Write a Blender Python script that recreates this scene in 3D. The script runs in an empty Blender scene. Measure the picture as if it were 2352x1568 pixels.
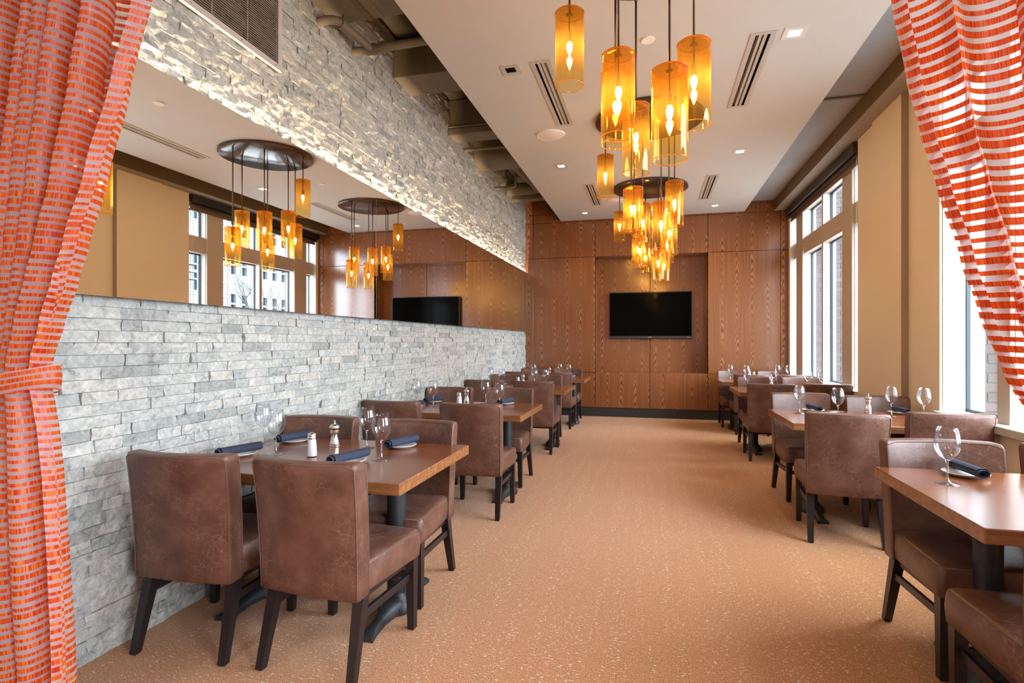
import bpy, bmesh, math, random
from mathutils import Vector, Matrix, noise
random.seed(7)
R = math.radians
PI = math.pi
scene = bpy.context.scene
COL = scene.collection

# ------------------------------------------------------------ camera, world, light, exposure
cam_d = bpy.data.cameras.new('camera')
cam_d.sensor_width = 36.0
cam_d.lens = 1275.0 / 2352.0 * 36.0
cam_d.shift_y = 1.0 / 2352.0
cam_d.clip_start = 0.02
cam = bpy.data.objects.new('camera', cam_d)
cam.location = (0, 0, 1.36)
cam.rotation_euler = (R(90), 0, math.atan2(322, 1275))
COL.objects.link(cam)
scene.camera = cam

SKY = 16.0
world = bpy.data.worlds.new('world')
scene.world = world
world.use_nodes = True
wb = world.node_tree.nodes['Background']
wb.inputs[0].default_value = (0.80, 0.90, 1.0, 1)
wb.inputs[1].default_value = SKY

vs = scene.view_settings
vs.view_transform = 'Standard'
vs.look = 'None'
vs.gamma = 1.0
vs.use_curve_mapping = False
vs.exposure = 0.46
scene.cycles.transparent_max_bounces = 48
scene.cycles.max_bounces = 10
scene.cycles.diffuse_bounces = 5
scene.cycles.glossy_bounces = 5
scene.cycles.transmission_bounces = 8
scene.cycles.sample_clamp_indirect = 6.0
scene.cycles.caustics_reflective = False
scene.cycles.caustics_refractive = False
scene.cycles.use_denoising = True

BULB = 205.0      # radiance of a filament bulb
SPOT_W = 30.0     # recessed ceiling spot, watts
LED_W = 235.0      # LED strip behind the mirror, watts
FOYER_FILL_W = 13.0    # each added fill lamp in the foyer, watts

# ------------------------------------------------------------ helpers
def obj(name, verts, faces, mat=None, parent=None, smooth=False, autos=None):
    me = bpy.data.meshes.new(name)
    me.from_pydata(verts, [], faces)
    me.update()
    if smooth:
        me.polygons.foreach_set('use_smooth', [True] * len(me.polygons))
    if autos:
        me.set_sharp_from_angle(angle=R(autos))
    o = bpy.data.objects.new(name, me)
    if mat: me.materials.append(mat)
    COL.objects.link(o)
    if parent: o.parent = parent
    return o

def empty(name, loc=(0, 0, 0), rz=0.0):
    o = bpy.data.objects.new(name, None)
    o.empty_display_size = 0.1
    o.location = loc
    o.rotation_euler = (0, 0, rz)
    COL.objects.link(o)
    return o

def tag(o, label=None, cat=None, group=None, kind=None):
    if label: o['label'] = label
    if cat: o['category'] = cat
    if group: o['group'] = group
    if kind: o['kind'] = kind
    return o

def copy_tree(o, parent=None):
    c = o.copy()
    COL.objects.link(c)
    if parent: c.parent = parent
    for ch in list(o.children):
        copy_tree(ch, c)
    return c

class MB:
    """collects shapes into one mesh"""
    def __init__(s): s.v = []; s.f = []
    def add(s, v, f):
        n = len(s.v); s.v += [tuple(p) for p in v]; s.f += [tuple(i + n for i in q) for q in f]; return s
    def box(s, a, b, bev=0.0):
        x0, y0, z0 = a; x1, y1, z1 = b
        if bev <= 0:
            return s.add([(x0,y0,z0),(x1,y0,z0),(x1,y1,z0),(x0,y1,z0),(x0,y0,z1),(x1,y0,z1),(x1,y1,z1),(x0,y1,z1)],
                         [(0,3,2,1),(4,5,6,7),(0,1,5,4),(1,2,6,5),(2,3,7,6),(3,0,4,7)])
        r = bev
        def ring(i, z): return [(x0+i,y0+r,z),(x0+r,y0+i,z),(x1-r,y0+i,z),(x1-i,y0+r,z),(x1-i,y1-r,z),(x1-r,y1-i,z),(x0+r,y1-i,z),(x0+i,y1-r,z)]
        return s.loft([ring(r*.6, z0), ring(0, z0+r), ring(0, z1-r), ring(r*.6, z1)])
    def loft(s, rings, caps=True, closed=True):
        n = len(rings[0]); v = [p for r in rings for p in r]; f = []
        m = n if closed else n - 1
        for k in range(len(rings) - 1):
            for i in range(m):
                j = (i + 1) % n
                f.append((k*n+i, k*n+j, (k+1)*n+j, (k+1)*n+i))
        if caps:
            f.append(tuple(range(n - 1, -1, -1))); f.append(tuple((len(rings)-1)*n + i for i in range(n)))
        return s.add(v, f)
    def lathe(s, prof, n=24, c=(0, 0, 0), caps=False):
        rings = [[(c[0]+r*math.cos(2*PI*i/n), c[1]+r*math.sin(2*PI*i/n), c[2]+z) for i in range(n)] for r, z in prof]
        return s.loft(rings, caps)
    def tube(s, pts, r, n=8, caps=True):
        pts = [Vector(p) for p in pts]; rings = []
        up = None
        for i, p in enumerate(pts):
            t = (pts[min(i+1, len(pts)-1)] - pts[max(i-1, 0)]).normalized()
            if up is None:
                a = Vector((0,0,1)) if abs(t.z) < .9 else Vector((1,0,0))
                up = (a - t*a.dot(t)).normalized()
            else:
                up = (up - t*up.dot(t)).normalized()
            b = t.cross(up)
            rr = r[i] if isinstance(r, (list, tuple)) else r
            rings.append([tuple(p + (up*math.cos(2*PI*k/n) + b*math.sin(2*PI*k/n))*rr) for k in range(n)])
        return s.loft(rings, caps)
    def holes_plane(s, xs, ys, z, holes, flip=False):
        """horizontal sheet cut on a grid, with rectangular holes (x0,y0,x1,y1)"""
        X = sorted(set(list(xs) + [h[0] for h in holes] + [h[2] for h in holes])); Y = sorted(set(list(ys) + [h[1] for h in holes] + [h[3] for h in holes]))
        nx = len(X)
        v = [(x, y, z) for y in Y for x in X]; f = []
        for j in range(len(Y)-1):
            for i in range(nx-1):
                mx, my = (X[i]+X[i+1])/2, (Y[j]+Y[j+1])/2
                if any(h[0] < mx < h[2] and h[1] < my < h[3] for h in holes): continue
                q = (j*nx+i, j*nx+i+1, (j+1)*nx+i+1, (j+1)*nx+i)
                f.append(q[::-1] if flip else q)
        return s.add(v, f)
    def build(s, name, mat=None, parent=None, smooth=False, autos=None):
        return obj(name, s.v, s.f, mat, parent, smooth or bool(autos), autos)

def box(name, a, b, mat, parent=None, bev=0.0):
    return MB().box(a, b, bev).build(name, mat, parent)

# ------------------------------------------------------------ materials
class NT:
    def __init__(s, name):
        s.m = bpy.data.materials.new(name); s.m.use_nodes = True
        s.t = s.m.node_tree; s.t.nodes.clear()
        s.out = s.t.nodes.new('ShaderNodeOutputMaterial')
    def n(s, typ, ins=None, **kw):
        nd = s.t.nodes.new('ShaderNode' + typ)
        for k, v in kw.items(): setattr(nd, k, v)
        if ins:
            for k, v in ins.items():
                sk = nd.inputs[k]
                if isinstance(v, bpy.types.NodeSocket): s.t.links.new(v, sk)
                elif isinstance(v, (int, float)) and sk.type == 'RGBA': sk.default_value = (v, v, v, 1)
                elif isinstance(v, tuple) and len(v) == 3 and sk.type == 'RGBA': sk.default_value = (*v, 1)
                else: sk.default_value = v
        return nd
    def math(s, op, a, b=0.0, c=0.0, clamp=False):
        nd = s.n('Math', {0: a, 1: b, 2: c}, operation=op, use_clamp=clamp); return nd.outputs[0]
    def ramp(s, fac, stops, interp='LINEAR'):
        nd = s.n('ValToRGB', {0: fac}); cr = nd.color_ramp; cr.interpolation = interp
        while len(cr.elements) < len(stops): cr.elements.new(0.5)
        for e, (p, c) in zip(cr.elements, stops):
            e.position = p; e.color = (*c, 1) if isinstance(c, tuple) else (c, c, c, 1)
        return nd.outputs[0]
    def mix(s, fac, a, b, blend='MIX'):
        nd = s.n('Mix', {0: fac, 6: a, 7: b}, data_type='RGBA', blend_type=blend); return nd.outputs[2]
    def noise(s, vec, scale, detail=4.0, rough=0.55, dist=0.0):
        return s.n('TexNoise', {'Vector': vec, 'Scale': scale, 'Detail': detail, 'Roughness': rough, 'Distortion': dist}).outputs
    def pos(s, kind='Object'): return s.n('TexCoord').outputs[kind]
    def scaled(s, vec, sc): return s.n('Mapping', {'Vector': vec, 'Scale': sc}).outputs[0]
    def bump(s, h, strength=0.3, dist=0.01): return s.n('Bump', {'Height': h, 'Strength': strength, 'Distance': dist}).outputs[0]
    def principled(s, **kw):
        names = dict(color='Base Color', rough='Roughness', metal='Metallic', normal='Normal', spec='Specular IOR Level', coat='Coat Weight', coat_rough='Coat Roughness', sheen='Sheen Weight', emis='Emission Color', estr='Emission Strength')
        return s.n('BsdfPrincipled', {names[k]: v for k, v in kw.items()})
    def done(s, shader):
        s.t.links.new(shader, s.out.inputs[0]); return s.m

def plain(name, color, rough=0.5, metal=0.0, spec=0.5, bump=0.0, bscale=60, var=0.0):
    t = NT(name); kw = {}
    c = color
    if bump or var:
        nz = t.noise(t.pos(), bscale, 3)
        if bump: kw['normal'] = t.bump(nz[0], bump, 0.004)
        if var:
            n2 = t.noise(t.pos(), 2.3, 4)
            c = t.mix(n2[0], tuple(x*(1-var) for x in color), tuple(min(1, x*(1+var)) for x in color))
    return t.done(t.principled(color=c, rough=rough, metal=metal, spec=spec, **kw).outputs[0])

def emit(name, color, strength):
    t = NT(name); return t.done(t.n('Emission', {0: color, 1: strength}).outputs[0])

M = {}
M['soffit'] = plain('soffit_paint', (0.62, 0.60, 0.565), 0.75, var=0.03)
M['tan_wall'] = plain('tan_wall_paint', (0.90, 0.78, 0.61), 0.5, var=0.03)
M['foyer'] = plain('foyer_paint', (0.62, 0.55, 0.47), 0.7)
M['duct'] = plain('duct_paint', (0.165, 0.130, 0.082), 0.55, var=0.12, bump=0.15, bscale=25)
M['upper_ceil'] = plain('upper_ceiling_paint', (0.12, 0.10, 0.06), 0.8, var=0.15)
M['recess_ceil'] = plain('concrete_ceiling', (0.36, 0.36, 0.35), 0.8, var=0.12)
M['beam'] = plain('beam_paint', (0.115, 0.066, 0.024), 0.6, var=0.06)
M['beam_under'] = plain('beam_under_paint', (0.30, 0.255, 0.20), 0.6)
M['white_trim'] = plain('white_trim', (0.74, 0.72, 0.70), 0.45)
M['win_frame'] = plain('window_frame_paint', (0.58, 0.49, 0.41), 0.42)
M['win_reveal'] = plain('window_reveal', (0.74, 0.74, 0.73), 0.5)
M['sash'] = plain('sash_metal', (0.012, 0.022, 0.030), 0.5)
M['shade_box'] = plain('shade_cassette', (0.018, 0.012, 0.010), 0.45)
M['shade_cloth'] = plain('shade_cloth', (0.17, 0.11, 0.075), 0.8)
M['black_slot'] = plain('black_slot', (0.008, 0.006, 0.005), 0.7)
M['slat_warm'] = plain('vent_bar', (0.52, 0.47, 0.41), 0.5)
M['grille_frame'] = plain('grille_frame', (0.52, 0.47, 0.44), 0.4)
M['grille_slat'] = plain('grille_slat', (0.42, 0.35, 0.29), 0.4)
M['kick'] = plain('kick_board', (0.030, 0.030, 0.033), 0.5, bump=0.1)
M['dark_wood'] = plain('dark_wood', (0.016, 0.012, 0.014), 0.33, bump=0.1, bscale=40)
M['black_iron'] = plain('black_iron', (0.022, 0.024, 0.027), 0.42, bump=0.25, bscale=220)
M['bronze'] = plain('bronze_metal', (0.10, 0.070, 0.055), 0.14, metal=0.55)
M['rod'] = plain('rod_metal', (0.10, 0.06, 0.035), 0.35, metal=0.6)
M['steel'] = plain('brushed_steel', (0.72, 0.70, 0.68), 0.24, metal=1.0)
M['china'] = plain('white_china', (0.80, 0.80, 0.80), 0.18)
M['salt'] = plain('salt', (0.90, 0.90, 0.92), 0.9)
M['napkin'] = plain('navy_cloth', (0.029, 0.039, 0.074), 0.85, bump=0.3, bscale=900)
M['tv_bezel'] = plain('tv_bezel', (0.010, 0.010, 0.012), 0.25)
M['mirror'] = plain('mirror_silver', (0.90, 0.92, 0.91), 0.0, metal=1.0)
M['grey_paint'] = plain('sill_paint', (0.55, 0.55, 0.50), 0.55)
M['bulb'] = emit('bulb_glow', (1.0, 0.68, 0.33), BULB)
M['lamp_lens'] = emit('downlight_glow', (1.0, 0.80, 0.55), 9.0)
M['street'] = plain('street_concrete', (0.34, 0.34, 0.34), 0.9)
M['bld_tan'] = plain('pale_stone', (0.105, 0.096, 0.084), 0.9, var=0.08)
M['bld_grey'] = plain('grey_render', (0.095, 0.098, 0.104), 0.9, var=0.05)
M['bld_pink'] = plain('pale_brick_front', (0.088, 0.075, 0.074), 0.9, var=0.06)
M['bld_white'] = plain('white_window_frame', (0.16, 0.165, 0.17), 0.6)
M['bld_glass'] = plain('far_glass', (0.010, 0.017, 0.022), 0.12)
M['branch'] = plain('bark', (0.03, 0.028, 0.027), 0.9)
M['thread'] = plain('stitching', (0.17, 0.095, 0.068), 0.6)
M['device_grille'] = plain('speaker_grille', (0.58, 0.52, 0.46), 0.6)

def m_tv():
    t = NT('tv_screen'); return t.done(t.principled(color=(0.002, 0.002, 0.002), rough=0.10, spec=0.03).outputs[0])
M['tv'] = m_tv()

def m_carpet():
    t = NT('carpet'); p = t.pos()
    fine = t.noise(t.scaled(p, (1, 1, 1)), 150, 3, 0.65)
    mid = t.noise(p, 26, 3)
    big = t.noise(t.scaled(p, (3.5, 0.5, 1)), 1.6, 3)
    base = t.ramp(fine[0], [(0.30, (0.20, 0.062, 0.016)), (0.47, (0.47, 0.195, 0.066)), (0.58, (0.60, 0.285, 0.115)), (0.72, (0.80, 0.48, 0.25))])
    base = t.mix(t.math('MULTIPLY', big[0], 0.25), base, (0.56, 0.26, 0.105))
    fl = t.noise(t.scaled(p, (1.0, 1.9, 1)), 52, 1.5, 0.4)
    flm = t.ramp(fl[0], [(0.63, 0.0), (0.665, 1.0)])
    row = t.ramp(t.noise(t.scaled(p, (16, 0.7, 1)), 1.0, 2)[0], [(0.42, 0.25), (0.58, 1.0)])
    flm = t.math('MULTIPLY', flm, row)
    col = t.mix(t.math('MULTIPLY', flm, 0.8), base, (0.82, 0.70, 0.54))
    dk = t.ramp(t.noise(p, 90, 2)[0], [(0.30, 1.0), (0.38, 0.0)])
    col = t.mix(t.math('MULTIPLY', dk, 0.55), col, (0.13, 0.045, 0.016))
    h = t.math('ADD', fine[0], t.math('MULTIPLY', mid[0], 0.6))
    return t.done(t.principled(color=col, rough=0.95, spec=0.1, sheen=0.25, normal=t.bump(h, 0.55, 0.012)).outputs[0])
M['carpet'] = m_carpet()

def m_stone():
    t = NT('split_face_stone'); p = t.pos()
    tint = t.n('Attribute', attribute_name='tint').outputs['Fac']
    off = t.n('Combine' + 'XYZ', {0: 0.0, 1: t.math('MULTIPLY', tint, 37.0), 2: 0.0}).outputs[0]
    q = t.n('VectorMath', {0: p, 1: off}, operation='ADD').outputs[0]
    nz = t.noise(q, 21, 8, 0.72, 1.2)
    base = t.ramp(tint, [(0.0, (0.34, 0.35, 0.335)), (0.15, (0.42, 0.43, 0.415)), (0.3, (0.485, 0.49, 0.465)), (0.6, (0.515, 0.515, 0.49)), (0.85, (0.535, 0.515, 0.47)), (1.0, (0.45, 0.465, 0.45))])
    mott = t.ramp(nz[0], [(0.28, (0.36, 0.38, 0.38)), (0.42, (0.78, 0.80, 0.79)), (0.55, (1.0, 1.0, 1.0)), (0.68, (1.34, 1.32, 1.28))])
    col = t.mix(1.0, base, mott, 'MULTIPLY')
    rust = t.ramp(t.noise(q, 6.5, 4)[0], [(0.64, 0.0), (0.76, 1.0)])
    col = t.mix(t.math('MULTIPLY', rust, 0.28), col, (0.52, 0.36, 0.20))
    b1 = t.noise(q, 46, 6, 0.65)
    b2 = t.n('TexVoronoi', {'Vector': q, 'Scale': 55.0}).outputs[0]
    h = t.math('ADD', b1[0], t.math('MULTIPLY', b2, 0.5))
    return t.done(t.principled(color=col, rough=0.8, spec=0.3, normal=t.bump(h, 0.75, 0.010)).outputs[0])
M['stone'] = m_stone()
M['wall_back_mat'] = plain('mortar_dark', (0.16, 0.14, 0.12), 0.9)

def m_zebra():
    t = NT('zebra_wood'); p = t.pos()
    sep = t.n('SeparateXYZ', {0: p}); x, z = sep.outputs[0], sep.outputs[2]
    y = sep.outputs[1]
    xx = t.math('ADD', x, y)
    xs = t.math('MULTIPLY', xx, 1/0.245)
    cell = t.math('FLOOR', xs)
    rnd = t.n('TexWhiteNoise', {'W': cell}, noise_dimensions='1D').outputs[0]
    wob = t.noise(t.n('CombineXYZ', {0: t.math('MULTIPLY', rnd, 40), 1: 0.0, 2: t.math('MULTIPLY', z, 1.5)}).outputs[0], 1.0, 2)[0]
    d = t.math('ADD', t.math('SUBTRACT', t.math('FRACT', xs), 0.5), t.math('MULTIPLY', t.math('SUBTRACT', wob, 0.5), 0.22))
    d2 = t.math('MULTIPLY', d, d)
    zn = t.noise(t.n('CombineXYZ', {0: t.math('MULTIPLY', xx, 14), 1: t.math('MULTIPLY', rnd, 9), 2: t.math('MULTIPLY', z, 2.2)}).outputs[0], 1.0, 4, 0.6)[0]
    ph = t.math('ADD', t.math('MULTIPLY', d2, 330.0), t.math('ADD', t.math('MULTIPLY', zn, 22.0), t.math('MULTIPLY', z, 48.0)))
    rings = t.math('ADD', t.math('MULTIPLY', t.math('SINE', ph), 0.5), 0.5)
    core = t.ramp(d2, [(0.0, 1.0), (0.013, 0.9), (0.032, 0.0)])
    streak = t.noise(t.scaled(p, (150, 150, 0.9)), 1.0, 3, 0.6)[0]
    wide = t.noise(t.scaled(p, (22, 22, 0.25)), 1.0, 2)[0]
    base = t.ramp(streak, [(0.28, (0.10, 0.029, 0.009)), (0.5, (0.225, 0.074, 0.022)), (0.75, (0.36, 0.14, 0.048))])
    base = t.mix(t.math('MULTIPLY', wide, 0.5), base, (0.28, 0.098, 0.030))
    fig = t.ramp(rings, [(0.0, (0.045, 0.014, 0.006)), (0.16, (0.10, 0.033, 0.012)), (0.42, (0.28, 0.105, 0.038)), (1.0, (0.46, 0.20, 0.08))])
    patch = t.ramp(t.noise(t.n('CombineXYZ', {0: cell, 1: 3.3, 2: t.math('MULTIPLY', z, 2.3)}).outputs[0], 1.0, 2)[0], [(0.38, 0.15), (0.55, 1.0)])
    col = t.mix(t.math('MULTIPLY', core, t.math('MULTIPLY', patch, 0.7)), base, fig)
    return t.done(t.principled(color=col, rough=0.19, spec=0.8, normal=t.bump(streak, 0.05, 0.002)).outputs[0])
M['zebra'] = m_zebra()

def m_tabletop():
    t = NT('table_wood'); p = t.pos()
    g = t.noise(t.scaled(p, (3.0, 40, 40)), 1.0, 4, 0.6, 0.4)[0]
    plank = t.noise(t.scaled(p, (0.8, 9, 1)), 1.0, 1)[0]
    top = t.ramp(g, [(0.3, (0.15, 0.040, 0.012)), (0.55, (0.235, 0.072, 0.022)), (0.8, (0.32, 0.115, 0.040))])
    top = t.mix(t.math('MULTIPLY', plank, 0.5), top, (0.21, 0.068, 0.022))
    nrm = t.n('SeparateXYZ', {0: t.n('NewGeometry').outputs['Normal']})
    side = t.math('LESS_THAN', t.math('ABSOLUTE', nrm.outputs[2]), 0.7)
    sc = t.noise(t.scaled(p, (18, 18, 130)), 1.0, 4, 0.7)[0]
    wear = t.ramp(sc, [(0.62, 0.0), (0.69, 1.0)])
    sidec = t.ramp(g, [(0.3, (0.20, 0.070, 0.022)), (0.7, (0.34, 0.155, 0.060))])
    sidec = t.mix(t.math('MULTIPLY', wear, 0.32), sidec, (0.60, 0.42, 0.28))
    col = t.mix(side, top, sidec)
    rg = t.math('ADD', 0.22, t.math('MULTIPLY', g, 0.05))
    return t.done(t.principled(color=col, rough=rg, spec=0.55, coat=0.3, coat_rough=0.15).outputs[0])
M['tabletop'] = m_tabletop()

def m_leather(name, tone=1.0):
    t = NT(name); p = t.pos()
    oi = t.n('ObjectInfo').outputs['Random']
    off = t.n('CombineXYZ', {0: t.math('MULTIPLY', oi, 31.0), 1: t.math('MULTIPLY', oi, 17.0), 2: 0.0}).outputs[0]
    q = t.n('VectorMath', {0: p, 1: off}, operation='ADD').outputs[0]
    cloud = t.noise(q, 9, 5, 0.6)
    base = t.ramp(cloud[0], [(0.3, tuple(c*tone for c in (0.095, 0.040, 0.026))), (0.55, tuple(c*tone for c in (0.150, 0.068, 0.046))), (0.8, tuple(c*tone for c in (0.220, 0.112, 0.080)))])
    warp = t.n('VectorMath', {0: q, 1: t.n('VectorMath', {0: t.noise(q, 12, 3)[1], 3: 0.09}, operation='SCALE').outputs[0]}, operation='ADD').outputs[0]
    v = t.n('TexVoronoi', {'Vector': warp, 'Scale': 27.0}, feature='DISTANCE_TO_EDGE').outputs[0]
    vein = t.ramp(v, [(0.0, 1.0), (0.018, 0.35), (0.05, 0.0)])
    msk = t.ramp(t.noise(q, 5, 2)[0], [(0.38, 0.0), (0.58, 1.0)])
    col = t.mix(t.math('MULTIPLY', t.math('MULTIPLY', vein, msk), 0.50), base, (0.36, 0.25, 0.20))
    gr = t.noise(q, 260, 2)
    rg = t.math('ADD', 0.30, t.math('MULTIPLY', cloud[0], 0.16))
    h = t.math('SUBTRACT', gr[0], t.math('MULTIPLY', vein, 0.5))
    return t.done(t.principled(color=col, rough=rg, spec=0.5, normal=t.bump(h, 0.10, 0.003)).outputs[0])
M['leather'] = m_leather('brown_leather')

def m_thin_glass(name, tint, edge=(0.9, 0.92, 0.95), glow=0.0, glowcol=(1, .6, .2), hi=0.30, lo=0.03):
    t = NT(name)
    lw = t.n('LayerWeight', {0: 0.35}).outputs['Facing']
    f = t.math('ADD', lo, t.math('MULTIPLY', t.math('POWER', lw, 3.0), hi))
    tr = t.n('BsdfTransparent', {0: tint}).outputs[0]
    gl = t.n('BsdfGlossy', {0: edge, 1: 0.03}).outputs[0]
    sh = t.n('MixShader', {0: f, 1: tr, 2: gl}).outputs[0]
    if glow > 0:
        tl = t.n('BsdfTranslucent', {0: glowcol}).outputs[0]
        sh = t.n('MixShader', {0: glow, 1: sh, 2: tl}).outputs[0]
    return t.done(sh)
M['pane'] = m_thin_glass('window_glass', (0.95, 0.97, 0.98), hi=0.18, lo=0.015)
M['wine_glass'] = m_thin_glass('wine_glass', (0.965, 0.97, 0.98), hi=0.8, lo=0.05)
M['stem_glass'] = m_thin_glass('stem_glass', (0.93, 0.94, 0.95), hi=0.85, lo=0.20)

def m_amber():
    t = NT('amber_glass')
    z = t.n('SeparateXYZ', {0: t.pos('Object')}).outputs[2]
    k = t.ramp(t.math('DIVIDE', z, 0.43), [(0.0, (0.98, 0.94, 0.75)), (0.35, (0.97, 0.89, 0.62)), (1.0, (0.94, 0.75, 0.38))])
    lw = t.n('LayerWeight', {0: 0.4}).outputs['Facing']
    f = t.math('ADD', 0.035, t.math('MULTIPLY', t.math('POWER', lw, 3.0), 0.35))
    tr = t.n('BsdfTransparent', {0: k}).outputs[0]
    gl = t.n('BsdfGlossy', {0: (1.0, 0.86, 0.6), 1: 0.04}).outputs[0]
    tl = t.n('BsdfTranslucent', {0: (0.95, 0.58, 0.14)}).outputs[0]
    df = t.n('BsdfDiffuse', {0: (0.85, 0.42, 0.06)}).outputs[0]
    body = t.n('MixShader', {0: 0.35, 1: tl, 2: df}).outputs[0]
    gf = t.ramp(t.math('DIVIDE', z, 0.43), [(0.0, 0.012), (0.4, 0.035), (1.0, 0.10)])
    gf = t.math('ADD', gf, t.math('MULTIPLY', t.math('POWER', lw, 4.0), 0.22), clamp=True)
    sh = t.n('MixShader', {0: gf, 1: tr, 2: body}).outputs[0]
    return t.done(t.n('MixShader', {0: f, 1: sh, 2: gl}).outputs[0])
M['amber'] = m_amber()
def m_amber_rim():
    t = NT('amber_rim')
    tr = t.n('BsdfTransparent', {0: (0.95, 0.60, 0.14)}).outputs[0]
    gl = t.n('BsdfGlossy', {0: (1.0, 0.75, 0.35), 1: 0.08}).outputs[0]
    tl = t.n('BsdfTranslucent', {0: (0.95, 0.45, 0.06)}).outputs[0]
    a = t.n('MixShader', {0: 0.45, 1: tr, 2: tl}).outputs[0]
    return t.done(t.n('MixShader', {0: 0.15, 1: a, 2: gl}).outputs[0])
M['amber_rim'] = m_amber_rim()

def m_curtain():
    t = NT('striped_sheer'); uv = t.n('UVMap').outputs[0]
    s = t.n('SeparateXYZ', {0: uv}); u, v = s.outputs[0], s.outputs[1]
    vv = t.math('MULTIPLY', v, 1/0.0240)
    i = t.math('FLOOR', vv); f = t.math('FRACT', vv)
    r = t.n('TexWhiteNoise', {'W': i}, noise_dimensions='1D').outputs[0]
    w = t.math('ADD', 0.39, t.math('MULTIPLY', r, 0.34))
    is_or = t.math('LESS_THAN', f, w)
    th = t.noise(t.n('CombineXYZ', {0: t.math('MULTIPLY', u, 380.0), 1: t.math('MULTIPLY', i, 1.7), 2: t.math('MULTIPLY', v, 3.0)}).outputs[0], 1.0, 1)[0]
    oc = t.ramp(th, [(0.38, (0.55, 0.028, 0.002)), (0.5, (0.80, 0.105, 0.006)), (0.62, (0.92, 0.27, 0.035))])
    wc = (0.70, 0.64, 0.70)
    col = t.mix(is_or, wc, oc)
    df = t.n('BsdfDiffuse', {0: col}).outputs[0]
    tl = t.n('BsdfTranslucent', {0: t.mix(is_or, (0.86, 0.84, 0.84), (0.66, 0.06, 0.006))}).outputs[0]
    body = t.n('MixShader', {0: t.math('SUBTRACT', 0.55, t.math('MULTIPLY', is_or, 0.15)), 1: df, 2: tl}).outputs[0]
    gl = t.n('BsdfGlossy', {0: 0.9, 1: 0.42}).outputs[0]
    body = t.n('MixShader', {0: t.math('MULTIPLY', is_or, 0.04), 1: body, 2: gl}).outputs[0]
    tr = t.n('BsdfTransparent', {0: t.mix(is_or, (0.98, 0.97, 0.97), (0.9, 0.15, 0.03))}).outputs[0]
    a = t.math('ADD', 0.68, t.math('MULTIPLY', is_or, 0.27))
    return t.done(t.n('MixShader', {0: a, 1: tr, 2: body}).outputs[0])
M['curtain'] = m_curtain()

def m_brick():
    t = NT('pier_brick'); p = t.pos()
    oi = t.n('ObjectInfo').outputs['Random']
    nz = t.noise(p, 30, 4)
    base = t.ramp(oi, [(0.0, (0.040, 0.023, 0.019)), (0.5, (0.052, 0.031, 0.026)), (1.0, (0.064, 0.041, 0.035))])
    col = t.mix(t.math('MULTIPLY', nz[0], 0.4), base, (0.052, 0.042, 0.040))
    return t.done(t.principled(color=col, rough=0.9, normal=t.bump(nz[0], 0.3, 0.004)).outputs[0])
M['brick'] = m_brick()
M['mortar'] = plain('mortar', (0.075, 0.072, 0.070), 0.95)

# ------------------------------------------------------------ room shell
XL, XR, YB = -2.335, 2.20, 10.22      # stone backing, window wall face, panel face
SOF = 3.60
tag(box('floor', (-3.3, -3.0, -0.10), (2.95, 10.9, 0.0), M['carpet']), 'orange brown flecked carpet covering the whole dining room', None, None, 'structure')
tag(box('ceiling', (-2.6, 1.25, 4.20), (2.6, 10.95, 4.30), M['upper_ceil']), 'dark upper slab above the ducts', None, None, 'structure')

# soffit with cut-outs for vents and downlights
VENTS = [(-0.955, 4.34, -0.785, 5.70), (0.695, 4.33, 0.875, 5.66), (-0.955, 7.90, -0.785, 9.16), (0.705, 7.88, 0.875, 9.18)]
DLS = [(-1.13, 4.43), (1.0, 4.40), (-1.12, 7.0), (1.0, 6.98), (-1.13, 9.65), (1.0, 9.65)]
DH = 0.047
holes = [(v[0]+.035, v[1]+.03, v[2]-.035, v[3]-.03) for v in VENTS] + [(x-DH, y-DH, x+DH, y+DH) for x, y in DLS]
sx0, sx1, sy0, sy1 = -1.64, 1.535, 1.45, 10.215
sm = MB().holes_plane([sx0, sx1], [sy0, sy1], SOF, holes, flip=True)
sm.add([(sx0,sy0,SOF),(sx1,sy0,SOF),(sx1,sy1,SOF),(sx0,sy1,SOF),(sx0,sy0,3.705),(sx1,sy0,3.705),(sx1,sy1,3.705),(sx0,sy1,3.705)],
       [(0,1,5,4),(1,2,6,5),(2,3,7,6),(3,0,4,7),(4,5,6,7)])
tag(sm.build('ceiling_soffit', M['soffit']), 'flat dropped ceiling panel in pale grey beige', None, None, 'structure')

# right recess ceiling and beam
rc = MB().box((1.45, 1.45, 3.77), (2.60, 10.215, 4.2))
tag(rc.build('ceiling_recess', M['recess_ceil']), 'grey concrete ceiling strip between soffit and beam', None, None, 'structure')
bm_ = tag(empty('trim_1'), 'brown boxed beam running above the windows', None, None, 'structure')
box('beam_face', (2.006, 1.45, 3.592), (2.03, 10.215, 3.77), M['beam'], bm_)
box('beam_underside', (2.006, 1.45, 3.585), (2.36, 10.215, 3.592), M['beam_under'], bm_)

# window wall: (pieces of one wall)
W1 = (6.86, 10.16, 0.80, 3.47)
W2 = (1.95, 5.12, 0.80, 3.47)
XO = 2.52
wr = MB()
wr.box((XR+.02, 1.40, -0.02), (XO, W2[0], 4.2))
wr.box((XR+.02, W2[1], -0.02), (XO, 5.68, 4.2))
wr.box((XR-.035, 5.68, -0.02), (XO, 6.36, 4.2))
wr.box((XR-.005, 6.36, -0.02), (XO, W1[0], 4.2))
wr.box((XR+.03, W1[1], -0.02), (XO, 10.95, 4.2))
for w in (W1, W2):
    wr.box((XR+.02, w[0], -0.02), (XO, w[1], w[2]-.04))
    wr.box((XR+.06, w[0], w[3]), (XO, w[1], 4.2))
WR = tag(wr.build('wall_right', M['tan_wall']), 'tan painted window wall with a shallow pilaster', None, None, 'structure')

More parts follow.
